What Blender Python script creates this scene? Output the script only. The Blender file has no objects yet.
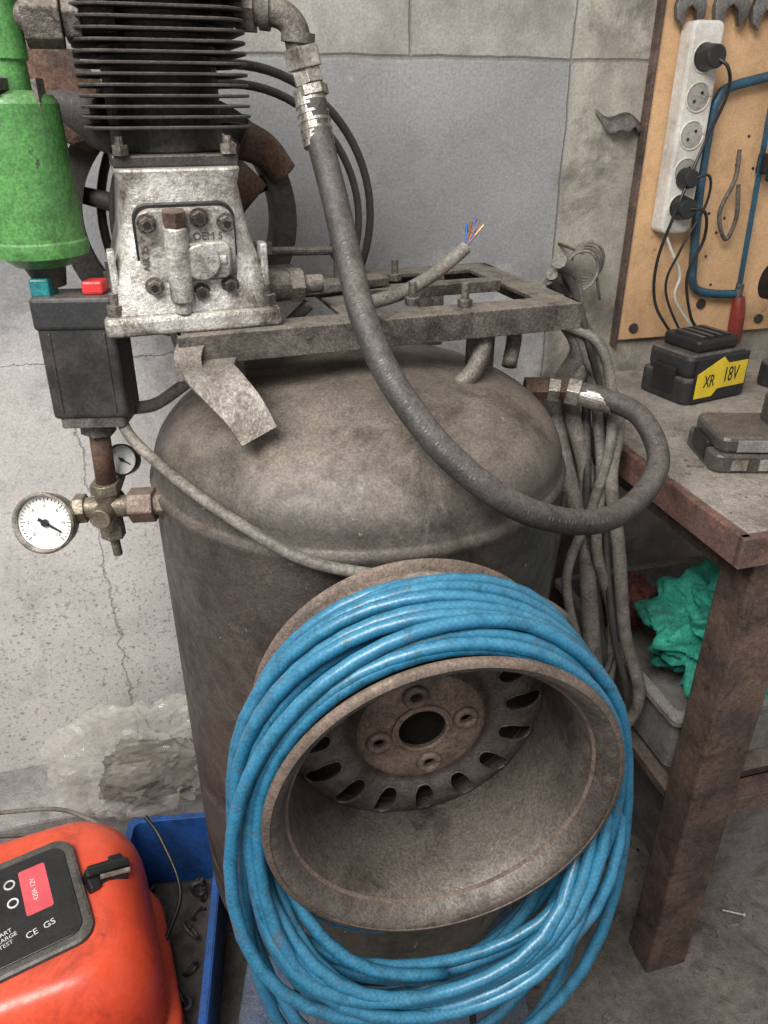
import bpy, bmesh, math, random
from mathutils import Vector, Matrix, noise, Quaternion
random.seed(7)
RAD=math.radians
PS=RAD(15)
def C(r,F,z):  # compressor-aligned frame (15 deg off the wall) -> world
    return Vector((F*math.sin(PS)+r*math.cos(PS), F*math.cos(PS)-r*math.sin(PS), z))
scn=bpy.context.scene
scn.view_settings.view_transform='Standard'

# ---------------------------------------------------------------- materials
def M(name, base, var=None, scale=8, rough=.7, metal=0., bump=.2, spots=None, dust=None, dustamt=.8, fine=0.5, spec=None, vthr=(.4,.65), grime=.45, speck=.25, patch=None):
    m=bpy.data.materials.new(name); m.use_nodes=True
    N=m.node_tree.nodes; L=m.node_tree.links
    b=N['Principled BSDF']
    tc=N.new('ShaderNodeTexCoord')
    def nz(s,d=6,r=.6,dist=0):
        n=N.new('ShaderNodeTexNoise'); n.inputs['Scale'].default_value=s; n.inputs['Detail'].default_value=d; n.inputs['Roughness'].default_value=r; n.inputs['Distortion'].default_value=dist
        L.new(tc.outputs['Object'],n.inputs['Vector']); return n
    def ramp(src,a,c,o0=0,o1=1):
        r=N.new('ShaderNodeMapRange'); r.inputs[1].default_value=a; r.inputs[2].default_value=c; r.clamp=True
        r.inputs[3].default_value=o0; r.inputs[4].default_value=o1
        L.new(src,r.inputs[0]); return r.outputs[0]
    def mix(f,a,c,bt='MIX'):
        x=N.new('ShaderNodeMix'); x.data_type='RGBA'; x.blend_type=bt
        if isinstance(f,(int,float)): x.inputs[0].default_value=f
        elif f is not None: L.new(f,x.inputs[0])
        for s,v in ((6,a),(7,c)):
            if isinstance(v,(tuple,list)): x.inputs[s].default_value=(*v[:3],1)
            else: L.new(v,x.inputs[s])
        return x.outputs[2]
    n1=nz(scale)
    if var is None: var=tuple(c*.6 for c in base)
    col=mix(ramp(n1.outputs[0],*vthr),base,var)
    n2=nz(scale*9,4,.7)
    dk=mix(ramp(n2.outputs[0],.35,.75),(1,1,1),(1-fine,)*3)
    col=mix(1.0,col,dk,'MULTIPLY')
    if spots:
        sc,th,c=spots
        n3=nz(sc,3,.6); col=mix(ramp(n3.outputs[0],th,th+.04),col,c)
    if dust:
        g=N.new('ShaderNodeNewGeometry'); sx=N.new('ShaderNodeSeparateXYZ'); L.new(g.outputs['Normal'],sx.inputs[0])
        f=ramp(sx.outputs['Z'],.15,.85)
        n4=nz(scale*2.5,7,.75)
        mu=N.new('ShaderNodeMath'); mu.operation='MULTIPLY'; L.new(f,mu.inputs[0])
        L.new(ramp(n4.outputs[0],.38,.58,dustamt*.35,dustamt),mu.inputs[1])
        col=mix(mu.outputs[0],col,dust)
    if grime:
        n5=nz(scale*1.3,10,.78,.6)
        gd=mix(ramp(n5.outputs[0],.50,.66),(1,1,1),(1-grime,1-grime*1.05,1-grime*1.1))
        col=mix(1.0,col,gd,'MULTIPLY')
    if patch:
        sc,th,c=patch
        n7=nz(sc,12,.8,1.2); col=mix(ramp(n7.outputs[0],th,th+.10,0,.55),col,c)
    n6=nz(320,2,.6)
    if speck:
        sp=mix(ramp(n6.outputs[0],.35,.65),(1-speck,)*3,(1+speck,)*3)
        col=mix(1.0,col,sp,'MULTIPLY')
    L.new(col,b.inputs['Base Color'])
    b.inputs['Metallic'].default_value=metal
    L.new(ramp(n2.outputs[0],.3,.7,max(0,rough-.12),min(1,rough+.12)),b.inputs['Roughness'])
    if spec is not None: b.inputs['Specular IOR Level'].default_value=spec
    if bump:
        bp=N.new('ShaderNodeBump'); bp.inputs['Strength'].default_value=bump; bp.inputs['Distance'].default_value=.004
        ad=N.new('ShaderNodeMath'); ad.operation='MULTIPLY_ADD'; L.new(n6.outputs[0],ad.inputs[0]); ad.inputs[1].default_value=.18; L.new(n2.outputs[0],ad.inputs[2])
        L.new(ad.outputs[0],bp.inputs['Height']); L.new(bp.outputs[0],b.inputs['Normal'])
    return m
m_tank=M('tank_paint',(.105,.093,.080),(.062,.053,.046),5,.58,.1,.3,spots=(75,.69,(.24,.22,.19)),dust=(.185,.152,.125),dustamt=.9,fine=.5,grime=.6,patch=(7,.58,(.27,.245,.215)))
m_iron=M('dirty_iron',(.17,.148,.127),(.075,.062,.052),18,.62,.3,.6,dust=(.265,.23,.195),fine=.6,grime=.7)
m_rust=M('rusty_iron',(.16,.085,.055),(.08,.05,.038),20,.85,.2,.5,dust=(.18,.14,.11),fine=.5)
m_cast=M('cast_aluminium',(.60,.57,.53),(.25,.22,.19),13,.45,.35,.5,fine=.55,dust=(.33,.295,.25),dustamt=.7,vthr=(.42,.60),grime=.8)
m_fin=M('fin_black',(.055,.049,.045),(.033,.029,.027),14,.5,.3,.2,dust=(.15,.13,.11),dustamt=.7,fine=.3)
m_black=M('black_plastic',(.022,.022,.023),(.035,.034,.033),10,.45,0,.1,dust=(.13,.115,.10),dustamt=.75,fine=.3)
m_blackc=M('black_clean',(.012,.012,.013),(.02,.02,.02),10,.4,0,.05,fine=.2)
m_blackd=M('black_dusty',(.015,.015,.015),(.050,.045,.040),22,.40,0,.1,fine=.3,grime=.2)
m_rub=M('rubber_hose',(.055,.050,.045),(.033,.030,.028),22,.62,0,.35,dust=(.125,.11,.096),dustamt=.8,fine=.45)
m_cable=M('grey_cable',(.23,.205,.175),(.12,.105,.09),25,.65,0,.1,fine=.4,grime=.55)
m_green=M('green_paint',(.085,.25,.065),(.06,.18,.05),14,.36,.0,.12,spots=(45,.66,(.05,.07,.035)),dust=(.18,.24,.13),dustamt=.5,fine=.35)
m_brass=M('brass_dirty',(.30,.26,.19),(.16,.13,.10),25,.5,.6,.2,fine=.4)
m_zinc=M('zinc_fitting',(.52,.48,.43),(.20,.17,.14),28,.4,.6,.2,fine=.4,grime=.6)
m_steel=M('steel',(.26,.25,.235),(.12,.11,.10),22,.45,.7,.1,fine=.35)
m_white=M('gauge_white',(.82,.81,.77),(.66,.64,.59),12,.5,0,0,fine=.15,grime=.12,speck=.05)
m_rim=M('wheel_steel_dusty',(.135,.115,.098),(.070,.057,.048),8,.55,.3,.45,spots=(34,.64,(.065,.045,.036)),dust=(.145,.124,.105),fine=.5,grime=.65,patch=(9,.60,(.20,.165,.14)))
m_hub=M('hub_rust',(.26,.185,.145),(.12,.087,.068),24,.58,.3,.4,dust=(.21,.17,.14),dustamt=.6,fine=.45)
m_flange=M('flange_rust',(.18,.13,.105),(.10,.075,.06),14,.65,.25,.4,dust=(.22,.165,.13),dustamt=.7,fine=.5)
m_blue=M('blue_air_hose',(.020,.150,.275),(.028,.19,.33),30,.33,0,.08,spots=(48,.62,(.05,.11,.165)),dust=(.085,.27,.39),dustamt=.5,fine=.35,grime=.45,speck=.1)
def add_braid(m):
    N=m.node_tree.nodes; L=m.node_tree.links; b=N['Principled BSDF']
    src=b.inputs['Base Color'].links[0].from_socket
    uv=N.new('ShaderNodeUVMap'); sx=N.new('ShaderNodeSeparateXYZ'); L.new(uv.outputs[0],sx.inputs[0])
    def ma(op,a,c=0):
        x=N.new('ShaderNodeMath'); x.operation=op
        for i,v in ((0,a),(1,c)):
            if isinstance(v,(int,float)): x.inputs[i].default_value=v
            else: L.new(v,x.inputs[i])
        return x.outputs[0]
    a=ma('MULTIPLY',sx.outputs['X'],2*math.pi/.0065); c=ma('MULTIPLY',sx.outputs['Y'],2*math.pi*6)
    p=ma('MAXIMUM',ma('SINE',ma('ADD',a,c)),ma('SINE',ma('SUBTRACT',a,c)))
    r=N.new('ShaderNodeMapRange'); L.new(p,r.inputs[0]); r.inputs[1].default_value=.5; r.inputs[2].default_value=.98; r.inputs[3].default_value=1.0; r.inputs[4].default_value=.72
    cc=N.new('ShaderNodeCombineXYZ'); 
    for k in range(3): L.new(r.outputs[0],cc.inputs[k])
    x=N.new('ShaderNodeMix'); x.data_type='RGBA'; x.blend_type='MULTIPLY'; x.inputs[0].default_value=.6
    L.new(src,x.inputs[6]); L.new(cc.outputs[0],x.inputs[7]); L.new(x.outputs[2],b.inputs['Base Color'])
add_braid(m_blue)
m_ply=M('pegboard_wood',(.60,.375,.20),(.52,.315,.165),5,.7,0,.05,spots=(40,.70,(.36,.21,.12)),fine=.15,grime=.25,speck=.12)
m_wood=M('old_timber',(.145,.092,.070),(.062,.042,.035),12,.75,0,.5,fine=.55,dust=(.22,.19,.165),dustamt=.6,grime=.65)
m_bench=M('bench_top',(.34,.30,.26),(.22,.19,.16),9,.8,0,.4,spots=(30,.64,(.15,.13,.11)),fine=.4,grime=.5)
m_benchedge=M('bench_edge',(.20,.105,.08),(.10,.07,.06),14,.7,0,.4,fine=.5,grime=.6)
m_conc=M('floor_concrete',(.22,.195,.17),(.12,.11,.095),5,.85,0,.5,spots=(50,.64,(.08,.07,.062)),fine=.5,grime=.55)
m_ledge=M('ledge_concrete',(.38,.37,.35),(.25,.24,.225),7,.85,0,.3,fine=.3)
m_ps=M('white_plastic',(.62,.59,.54),(.47,.44,.385),12,.45,0,.05,fine=.25,grime=.3,speck=.08)
m_saw=M('saw_blue',(.028,.11,.17),(.05,.085,.12),18,.5,.3,.1,fine=.4)
m_redh=M('red_handle',(.22,.03,.02),(.14,.02,.02),18,.45,0,.1,fine=.3)
m_yel=M('yellow_label',(.78,.58,.03),(.65,.47,.03),10,.45,0,0,fine=.1,grime=.2,speck=.05)
m_orange=M('orange_shell',(.82,.080,.028),(.68,.058,.022),6,.34,0,.08,spots=(18,.68,(.25,.05,.03)),dust=(.64,.125,.07),dustamt=.4,fine=.2,grime=.4,speck=.06)
m_label=M('red_label',(.70,.10,.12),(.6,.08,.1),10,.4,0,0,fine=.1,grime=.1,speck=.03)
m_bluec=M('blue_crate_plastic',(.012,.085,.32),(.018,.06,.19),10,.5,0,.1,fine=.3)
m_bluew=M('blue_painted_wood',(.035,.10,.24),(.09,.10,.12),14,.7,0,.4,fine=.4,dust=(.12,.13,.155),dustamt=.7,grime=.6)
m_grey=M('grey_plastic',(.24,.23,.215),(.16,.15,.14),10,.5,0,.1,fine=.3,dust=(.32,.30,.27))
m_smoke=M('smoked_plastic',(.075,.068,.060),(.045,.041,.037),14,.3,0,.1,fine=.3,dust=(.16,.14,.12),dustamt=.55)
m_teal=M('green_cloth',(.045,.46,.33),(.02,.22,.16),9,.75,0,.6,fine=.4,grime=.6)
m_tealk=M('teal_knob',(.02,.25,.27),None,10,.4,0,0,fine=.2)
m_redk=M('red_knob',(.60,.03,.03),None,10,.4,0,0,fine=.2)
m_cu=M('copper_wire',(.7,.35,.18),None,10,.35,.8,0)
m_bw=M('blue_wire',(.05,.2,.6),None,10,.4,0,0)
m_dark=M('grease_dark',(.035,.03,.027),(.055,.047,.04),12,.65,.1,.3,fine=.3,dust=(.12,.10,.09))
m_txt=M('print_white',(.7,.7,.68),None,10,.5,0,0,fine=0,grime=0,speck=0)
m_print=M('hose_print',(.17,.16,.148),None,60,.6,0,0,fine=.5)
m_scrap=M('tape_scrap_brown',(.17,.155,.135),(.06,.05,.045),18,.8,0,.3)
m_bag=M('clear_film',(.78,.75,.68),(.62,.59,.52),9,.10,0,.15,fine=.1,grime=.2,speck=.03)
m_bag.node_tree.nodes['Principled BSDF'].inputs['Alpha'].default_value=.20

# ---------------------------------------------------------------- geometry helpers
def empty(name,loc=(0,0,0),rot=(0,0,0),parent=None):
    o=bpy.data.objects.new(name,None); o.empty_display_size=.1
    o.location=loc; o.rotation_euler=rot; scn.collection.objects.link(o)
    if parent: o.parent=parent
    return o
def mk(name,bm,mat,parent=None,smooth=False,loc=None,rot=None,bevel=0,segs=2):
    me=bpy.data.meshes.new(name)
    bmesh.ops.recalc_face_normals(bm,faces=bm.faces[:])
    bm.to_mesh(me); bm.free()
    o=bpy.data.objects.new(name,me); scn.collection.objects.link(o)
    if mat: me.materials.append(mat)
    if smooth:
        for p in me.polygons: p.use_smooth=True
    if loc is not None: o.location=loc
    if rot is not None: o.rotation_euler=rot
    if parent: o.parent=parent
    if bevel:
        b=o.modifiers.new('bevel','BEVEL'); b.width=bevel; b.segments=segs; b.limit_method='ANGLE'; b.angle_limit=RAD(40)
    return o
def sharp(o,ang=40):
    me=o.data
    bm=bmesh.new(); bm.from_mesh(me)
    for e in bm.edges:
        if len(e.link_faces)==2 and e.calc_face_angle(0)>RAD(ang): e.smooth=False
    bm.to_mesh(me); bm.free()
    return o
def abox(bm,x0,x1,y0,y1,z0,z1,mtx=None):
    m=Matrix.Translation(((x0+x1)/2,(y0+y1)/2,(z0+z1)/2))@Matrix.Diagonal((x1-x0,y1-y0,z1-z0,1))
    if mtx: m=mtx@m
    bmesh.ops.create_cube(bm,size=1,matrix=m)
def box(name,x0,x1,y0,y1,z0,z1,mat,parent=None,bevel=.002,segs=2):
    bm=bmesh.new()
    abox(bm,x0,x1,y0,y1,z0,z1); return mk(name,bm,mat,parent,bevel=bevel,segs=segs)
def acyl(bm,p0,p1,r0,r1=None,n=24,caps=True):
    p0=Vector(p0);p1=Vector(p1); d=p1-p0
    q=Vector((0,0,1)).rotation_difference(d.normalized()).to_matrix().to_4x4()
    bmesh.ops.create_cone(bm,cap_ends=caps,segments=n,radius1=r0,radius2=r0 if r1 is None else r1,depth=d.length,matrix=Matrix.Translation((p0+p1)/2)@q)
def cyl(name,p0,p1,r0,mat,parent=None,r1=None,n=24,bevel=0):
    bm=bmesh.new(); acyl(bm,p0,p1,r0,r1,n)
    o=mk(name,bm,mat,parent,smooth=n>8,bevel=bevel); sharp(o); return o
def catmull(pts,sub=8):
    P=[Vector(p) for p in pts]
    if len(P)<3: return P
    P=[P[0]*2-P[1]]+P+[P[-1]*2-P[-2]]
    out=[]
    for i in range(1,len(P)-2):
        a,b,c,d=P[i-1:i+3]
        for k in range(sub):
            t=k/sub
            out.append(.5*((2*b)+(c-a)*t+(2*a-5*b+4*c-d)*t*t+(3*b-a-3*c+d)*t**3))
    out.append(P[-2]); return out
def asweep(bm,P,r,n=12,uv=False):
    P=[Vector(p) for p in P]
    T=[(P[min(i+1,len(P)-1)]-P[max(i-1,0)]).normalized() for i in range(len(P))]
    u=T[0].orthogonal().normalized(); rings=[]; cum=[0]
    for i in range(1,len(P)): cum.append(cum[-1]+(P[i]-P[i-1]).length)
    lay=bm.loops.layers.uv.verify() if uv else None
    for i,p in enumerate(P):
        if i: 
            q=T[i-1].rotation_difference(T[i]); u=(q@u); u=(u-T[i]*u.dot(T[i])).normalized()
        v=T[i].cross(u); rr=r(i/(len(P)-1)) if callable(r) else r
        rings.append([bm.verts.new(p+(u*math.cos(2*math.pi*k/n)+v*math.sin(2*math.pi*k/n))*rr) for k in range(n)])
    for i in range(len(rings)-1):
        for k in range(n):
            f=bm.faces.new((rings[i][k],rings[i][(k+1)%n],rings[i+1][(k+1)%n],rings[i+1][k]))
            if uv:
                for l,(a,c) in zip(f.loops,((cum[i],k/n),(cum[i],(k+1)/n),(cum[i+1],(k+1)/n),(cum[i+1],k/n))): l[lay].uv=(a,c)
    bm.faces.new(rings[0]); bm.faces.new(rings[-1])
def tube(name,pts,r,mat,parent=None,sub=8,n=12,smoothpts=True):
    bm=bmesh.new(); asweep(bm,catmull(pts,sub) if smoothpts else pts,r,n)
    o=mk(name,bm,mat,parent,smooth=True); sharp(o,60); return o
def lathe(name,prof,mat,parent=None,n=64,loc=None,rot=None,closed=False,ang=35):
    bm=bmesh.new(); rings=[]
    for (r,z) in prof:
        if r<1e-5: rings.append([bm.verts.new((0,0,z))])
        else: rings.append([bm.verts.new((r*math.cos(2*math.pi*k/n),r*math.sin(2*math.pi*k/n),z)) for k in range(n)])
    m=len(rings)
    for i in range(m if closed else m-1):
        A,B=rings[i],rings[(i+1)%m]
        for k in range(n):
            k2=(k+1)%n
            if len(A)==1 and len(B)==1: continue
            if len(A)==1: bm.faces.new((A[0],B[k2],B[k]))
            elif len(B)==1: bm.faces.new((A[k],A[k2],B[0]))
            else: bm.faces.new((A[k],A[k2],B[k2],B[k]))
    o=mk(name,bm,mat,parent,smooth=True,loc=loc,rot=rot); sharp(o,ang); return o
def hexnut(bm,p0,p1,r): acyl(bm,p0,p1,r,n=6)
def text(name,s,size,mat,parent,loc,rot,ext=.0004):
    cu=bpy.data.curves.new(name,'FONT'); cu.body=s; cu.size=size; cu.extrude=ext; cu.align_x='CENTER'; cu.align_y='CENTER'
    o=bpy.data.objects.new(name,cu); scn.collection.objects.link(o); cu.materials.append(mat)
    o.location=loc; o.rotation_euler=rot
    if parent: o.parent=parent
    return o
def blob(name,c,rad,amp,fr,mat,parent=None,sub=5,seed=0,flat=False,power=1.0,oct=4):
    bm=bmesh.new(); bmesh.ops.create_icosphere(bm,subdivisions=sub,radius=1)
    for v in bm.verts:
        d=v.co.normalized()
        d2=Vector([math.copysign(abs(a)**power,a) for a in d])
        nn=noise.fractal(d*fr+Vector((seed,seed*2,0)),1,2,oct)
        nn2=abs(noise.noise(d*fr*2.1+Vector((seed+9,0,3))))
        s=1+amp*(nn-nn2)
        v.co=Vector((d2.x*rad[0]*s,d2.y*rad[1]*s,d2.z*rad[2]*s))
    return mk(name,bm,mat,parent,smooth=not flat,loc=c)
def rsq(h,hy,cr,n=6):
    out=[]
    for cx,cy,a0 in ((h-cr,hy-cr,0),(-h+cr,hy-cr,90),(-h+cr,-hy+cr,180),(h-cr,-hy+cr,270)):
        for k in range(n+1):
            a=RAD(a0+90*k/n); out.append((cx+cr*math.cos(a),cy+cr*math.sin(a)))
    return out
def aprism(bm,outl,z0,z1,mtx=Matrix()):
    A=[bm.verts.new(mtx@Vector((x,y,z0))) for x,y in outl]; B=[bm.verts.new(mtx@Vector((x,y,z1))) for x,y in outl]
    n=len(A)
    for k in range(n): bm.faces.new((A[k],A[(k+1)%n],B[(k+1)%n],B[k]))
    bm.faces.new(A[::-1]); bm.faces.new(B)
def prism(name,outl,z0,z1,mat,parent=None,loc=None,rot=None,bevel=0,smooth=False):
    bm=bmesh.new(); aprism(bm,outl,z0,z1); return mk(name,bm,mat,parent,loc=loc,rot=rot,bevel=bevel)

# ---------------------------------------------------------------- room
def wall_material():
    m=bpy.data.materials.new('wall_blockwork'); m.use_nodes=True
    N=m.node_tree.nodes; L=m.node_tree.links; b=N['Principled BSDF']
    tc=N.new('ShaderNodeTexCoord'); sx=N.new('ShaderNodeSeparateXYZ'); L.new(tc.outputs['Object'],sx.inputs[0])
    def nz(s,d=6,r=.6,dist=0):
        n=N.new('ShaderNodeTexNoise'); n.inputs['Scale'].default_value=s; n.inputs['Detail'].default_value=d; n.inputs['Roughness'].default_value=r; n.inputs['Distortion'].default_value=dist
        L.new(tc.outputs['Object'],n.inputs['Vector']); return n.outputs[0]
    def mr(src,a,c,o0=0,o1=1):
        r=N.new('ShaderNodeMapRange'); r.inputs[1].default_value=a; r.inputs[2].default_value=c; r.inputs[3].default_value=o0; r.inputs[4].default_value=o1
        L.new(src,r.inputs[0]); return r.outputs[0]
    def ma(op,a,c=0):
        x=N.new('ShaderNodeMath'); x.operation=op
        for i,v in ((0,a),(1,c)):
            if isinstance(v,(int,float)): x.inputs[i].default_value=v
            else: L.new(v,x.inputs[i])
        return x.outputs[0]
    def mix(f,a,c,bt='MIX'):
        x=N.new('ShaderNodeMix'); x.data_type='RGBA'; x.blend_type=bt
        if isinstance(f,(int,float)): x.inputs[0].default_value=f
        else: L.new(f,x.inputs[0])
        for s,v in ((6,a),(7,c)):
            if isinstance(v,(tuple,list)): x.inputs[s].default_value=(*v[:3],1)
            else: L.new(v,x.inputs[s])
        return x.outputs[2]
    X,Z=sx.outputs['X'],sx.outputs['Z']
    n1=nz(3.0); n2=nz(14); n3=nz(70,3,.6); n4=nz(220,2); n5=nz(5,12,.75,.4); n6=nz(110,2,.5)
    wob=ma('MULTIPLY',ma('SUBTRACT',n2,.5),.03)
    Xw=ma('ADD',X,wob); Zw=ma('ADD',Z,wob)
    paint=mix(mr(n1,.35,.7),(.265,.265,.265),(.205,.205,.205))
    light=mix(mr(n1,.35,.65),(.62,.60,.57),(.48,.465,.435))
    low=ma('ADD',Z,ma('MULTIPLY',ma('SUBTRACT',n5,.5),.7))
    col=mix(mr(low,1.24,.98),paint,light)
    spk=ma('MAXIMUM',mr(n3,.60,.66),mr(n6,.61,.65)); spm=mr(low,1.15,.6)
    col=mix(ma('MULTIPLY',ma('MULTIPLY',spk,spm),.7),col,(.18,.17,.16))
    up=mix(mr(n2,.35,.65),(.31,.298,.27),(.20,.19,.17))
    upf=mr(Zw,1.560,1.566); col=mix(upf,col,up)
    rt=mix(mr(n2,.35,.65),(.37,.335,.28),(.23,.205,.17))
    rt=mix(mr(n5,.48,.62),rt,(.15,.135,.115))
    rf=mr(Xw,.70,.722); col=mix(rf,col,rt)
    def line(src,c,w): 
        d=ma('ABSOLUTE',ma('SUBTRACT',src,c)); return mr(d,w,w*.3)
    wob2=ma('MULTIPLY',ma('SUBTRACT',nz(9),.5),.012)
    Xj=ma('ADD',X,wob2); Zj=ma('ADD',Z,wob2)
    j=ma('MAXIMUM',line(Zj,1.563,.005),line(Xj,.712,.003))
    vj=ma('MULTIPLY',line(Xj,.42,.004),mr(Z,1.56,1.57))
    j=ma('MAXIMUM',j,vj)
    n20=ma('MULTIPLY',ma('SUBTRACT',nz(20),.5),.05)
    cr=ma('MULTIPLY',ma('MAXIMUM',line(ma('ADD',X,n20),-.20,.0022),line(ma('ADD',Z,n20),1.10,.0018)),mr(X,.1,.0))
    cr=ma('MULTIPLY',cr,mr(Z,1.30,1.25))
    j2=ma('MAXIMUM',ma('MULTIPLY',j,.8),ma('MULTIPLY',cr,.8))
    col=mix(ma('MULTIPLY',j2,.6),col,(.10,.095,.09))
    sc=mr(nz(6,8,.75),.62,.70); col=mix(ma('MULTIPLY',sc,.35),col,(.45,.44,.42))
    st=mr(n5,.50,.68); col=mix(ma('MULTIPLY',st,.36),col,(.09,.082,.072))
    fn=mix(mr(n4,.35,.65),(.86,.86,.86),(1.12,1.12,1.12)); col=mix(1.0,col,fn,'MULTIPLY')
    L.new(col,b.inputs['Base Color']); b.inputs['Roughness'].default_value=.75
    h=ma('SUBTRACT',ma('ADD',ma('ADD',ma('MULTIPLY',n3,.35),ma('MULTIPLY',n4,.15)),ma('MULTIPLY',n2,.5)),ma('MULTIPLY',j2,1.5))
    bp=N.new('ShaderNodeBump'); bp.inputs['Strength'].default_value=.5; bp.inputs['Distance'].default_value=.006
    L.new(h,bp.inputs['Height']); L.new(bp.outputs[0],b.inputs['Normal'])
    return m
box('wall_back',-2.2,2.4,1.40,1.52,0,2.8,wall_material(),bevel=0)
box('floor',-2.2,2.4,-1.2,1.40,-.1,0,m_conc,bevel=0)
box('trim_ledge',-2.2,.02,1.235,1.399,0,.20,m_ledge,bevel=.006)

# ---------------------------------------------------------------- compressor
comp=empty('air_compressor',(0,0,0),(0,0,-PS))
TX,TF,TR=-.035,1.0,.284
prof=[(0,.17),(.10,.172),(.2,.19),(.26,.225),(TR,.28),(TR,.30),(TR,1.048),(TR+.0025,1.053),(TR+.003,1.060),(TR-.002,1.066),(TR-.004,1.070)]
for i in range(1,17):
    a=RAD(90*i/16); prof.append(((TR-.004)*math.cos(a)**.9 if i<16 else 0,1.073+.128*math.sin(a)))
lathe('tank',prof,m_tank,comp,n=96,loc=(TX,TF,0),ang=60)
bm=bmesh.new()
for k in range(3):
    a=RAD(90+120*k); x=TX+.22*math.cos(a); y=TF+.22*math.sin(a)
    abox(bm,x-.025,x+.025,y-.006,y+.006,.145,.30); abox(bm,x-.035,x+.035,y-.03,y+.03,.14,.148)
mk('tank_feet',bm,m_iron,comp,bevel=.001)
cyl('tank_boss',(TX+.245,TF+.10,1.122),(TX+.315,TF+.10,1.122),.017,m_rust,comp,n=6)

fr=empty('frame_assembly',(-.228,.84,1.27),(0,0,RAD(19)),comp)
bm=bmesh.new(); W=.515; D=.30; b=.046
abox(bm,0,W,0,.006,-.034,0); abox(bm,0,W,.006,b,-.006,0)
abox(bm,0,W,D-.006,D,-.034,0); abox(bm,0,W,D-b,D-.006,-.006,0)
abox(bm,W-.006,W,.006,D-.006,-.034,0); abox(bm,W-b,W-.006,b,D-b,-.006,0)
abox(bm,0,.006,.006,D-.006,-.034,0); abox(bm,.006,b,b,D-b,-.006,0)
abox(bm,.20,.24,b,D-b,-.006,0); abox(bm,.24,.246,b,D-b,-.034,0)
abox(bm,.25,W-b,.145,.172,-.012,.004)
mk('frame',bm,m_iron,fr,bevel=.0012)
bm=bmesh.new()
for x,y in ((.06,.06),(.40,.06),(.40,.24),(.06,.24)):
    abox(bm,x-.02,x+.02,y-.004,y+.004,-.11,-.005)
mk('frame_legs',bm,m_iron,fr,bevel=.001)
bm=bmesh.new(); asweep(bm,catmull([(.38,.03,-.02),(.385,.02,-.05),(.36,.0,-.08),(.33,.0,-.10)],6),.012,8)
asweep(bm,catmull([(.44,.06,-.02),(.445,.05,-.05),(.43,.03,-.085)],6),.011,8)
mk('frame_lugs',bm,m_iron,fr,smooth=True)
def strap(name,pts,w0,w1,t,mat,parent):
    P=catmull(pts,6); bm=bmesh.new(); prev=None; n=len(P)
    for i,p in enumerate(P):
        T=(P[min(i+1,n-1)]-P[max(i-1,0)]).normalized(); side=Vector((1,.25,0)).normalized()
        side=(side-T*side.dot(T)).normalized(); nn=T.cross(side)
        w=w0+(w1-w0)*i/(n-1)
        q=[bm.verts.new(p+side*a*w/2+nn*c*t/2) for a,c in ((-1,-1),(1,-1),(1,1),(-1,1))]
        if prev:
            for k in range(4): bm.faces.new((prev[k],prev[(k+1)%4],q[(k+1)%4],q[k]))
        else: bm.faces.new(q[::-1])
        prev=q
    bm.faces.new(prev); return mk(name,bm,mat,parent,bevel=.001)
m_strap=M('strap_steel',(.30,.27,.24),(.17,.145,.12),20,.5,.4,.3,fine=.4,grime=.65)
strap('lifting_strap',[(-.200,.86,1.240),(-.195,.828,1.236),(-.177,.812,1.222),(-.155,.80,1.200),(-.137,.787,1.174)],.062,.044,.005,m_strap,comp)
strap('lifting_strap_leg',[(-.215,.86,1.262),(-.218,.835,1.250),(-.215,.825,1.225)],.03,.03,.005,m_iron,comp)

# pump
PX=.026
bm=bmesh.new()
abox(bm,PX-.100,PX+.096,.012,.245,0,.022)
mk('pump_base',bm,m_cast,fr,bevel=.006,segs=3)
bm=bmesh.new()
lev=[(.020,.092,.018,.238),(.055,.084,.022,.232),(.10,.070,.032,.225),(.150,.063,.040,.218),(.168,.067,.036,.222)]
prev=None
for z,h,y0,y1 in lev:
    o=[(PX+x,(y0+y1)/2+y) for x,y in rsq(h,(y1-y0)/2,.02,4)]
    q=[bm.verts.new((x,y,z)) for x,y in o]
    if prev:
        for k in range(len(q)): bm.faces.new((prev[k],prev[(k+1)%len(q)],q[(k+1)%len(q)],q[k]))
    else: bm.faces.new(q[::-1])
    prev=q
bm.faces.new(prev)
sharp(mk('crankcase',bm,m_cast,fr,smooth=True,bevel=.003),30)
bm=bmesh.new()
for sx in (-1,1):
    abox(bm,PX+sx*.082-.004,PX+sx*.082+.004,.028,.05,.02,.09)
mk('crankcase_ribs',bm,m_cast,fr,bevel=.002)
bm=bmesh.new()
for x in (PX-.086,PX+.082):
    for y in (.028,.225):
        hexnut(bm,(x,y,.022),(x,y,.034),.010); acyl(bm,(x,y,.034),(x,y,.046),.005,n=10)
mk('base_bolts',bm,m_iron,fr)
CY=.028
cover=empty('cover_assembly',(PX-.002,CY,.084),(RAD(90+8),0,0),fr)  # local z -> outward
prism('cover_gap_shade',rsq(.0535,.0515,.016),-.008,.0015,m_blackc,cover)  # black border stands in for shade in the gap around the plate
prism('cover_plate',rsq(.051,.049,.016),.0015,.010,m_cast,cover,bevel=.002)
bm=bmesh.new()
aprism(bm,rsq(.030,.020,.010),.010,.020,Matrix.Translation((.014,-.004,0)))
acyl(bm,(-.012,-.046,.018),(-.012,.034,.018),.013,n=20)
acyl(bm,(-.012,-.060,.018),(-.012,-.046,.018),.009,n=16)
acyl(bm,(.012,-.004,.018),(.012,-.004,.024),.020,n=28)
acyl(bm,(-.012,-.004,.012),(.040,-.004,.012),.010,n=16)
sharp(mk('cover_casting',bm,m_cast,cover,smooth=True,bevel=.002))
bm=bmesh.new(); hexnut(bm,(-.012,.034,.018),(-.012,.050,.018),.013)
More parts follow.
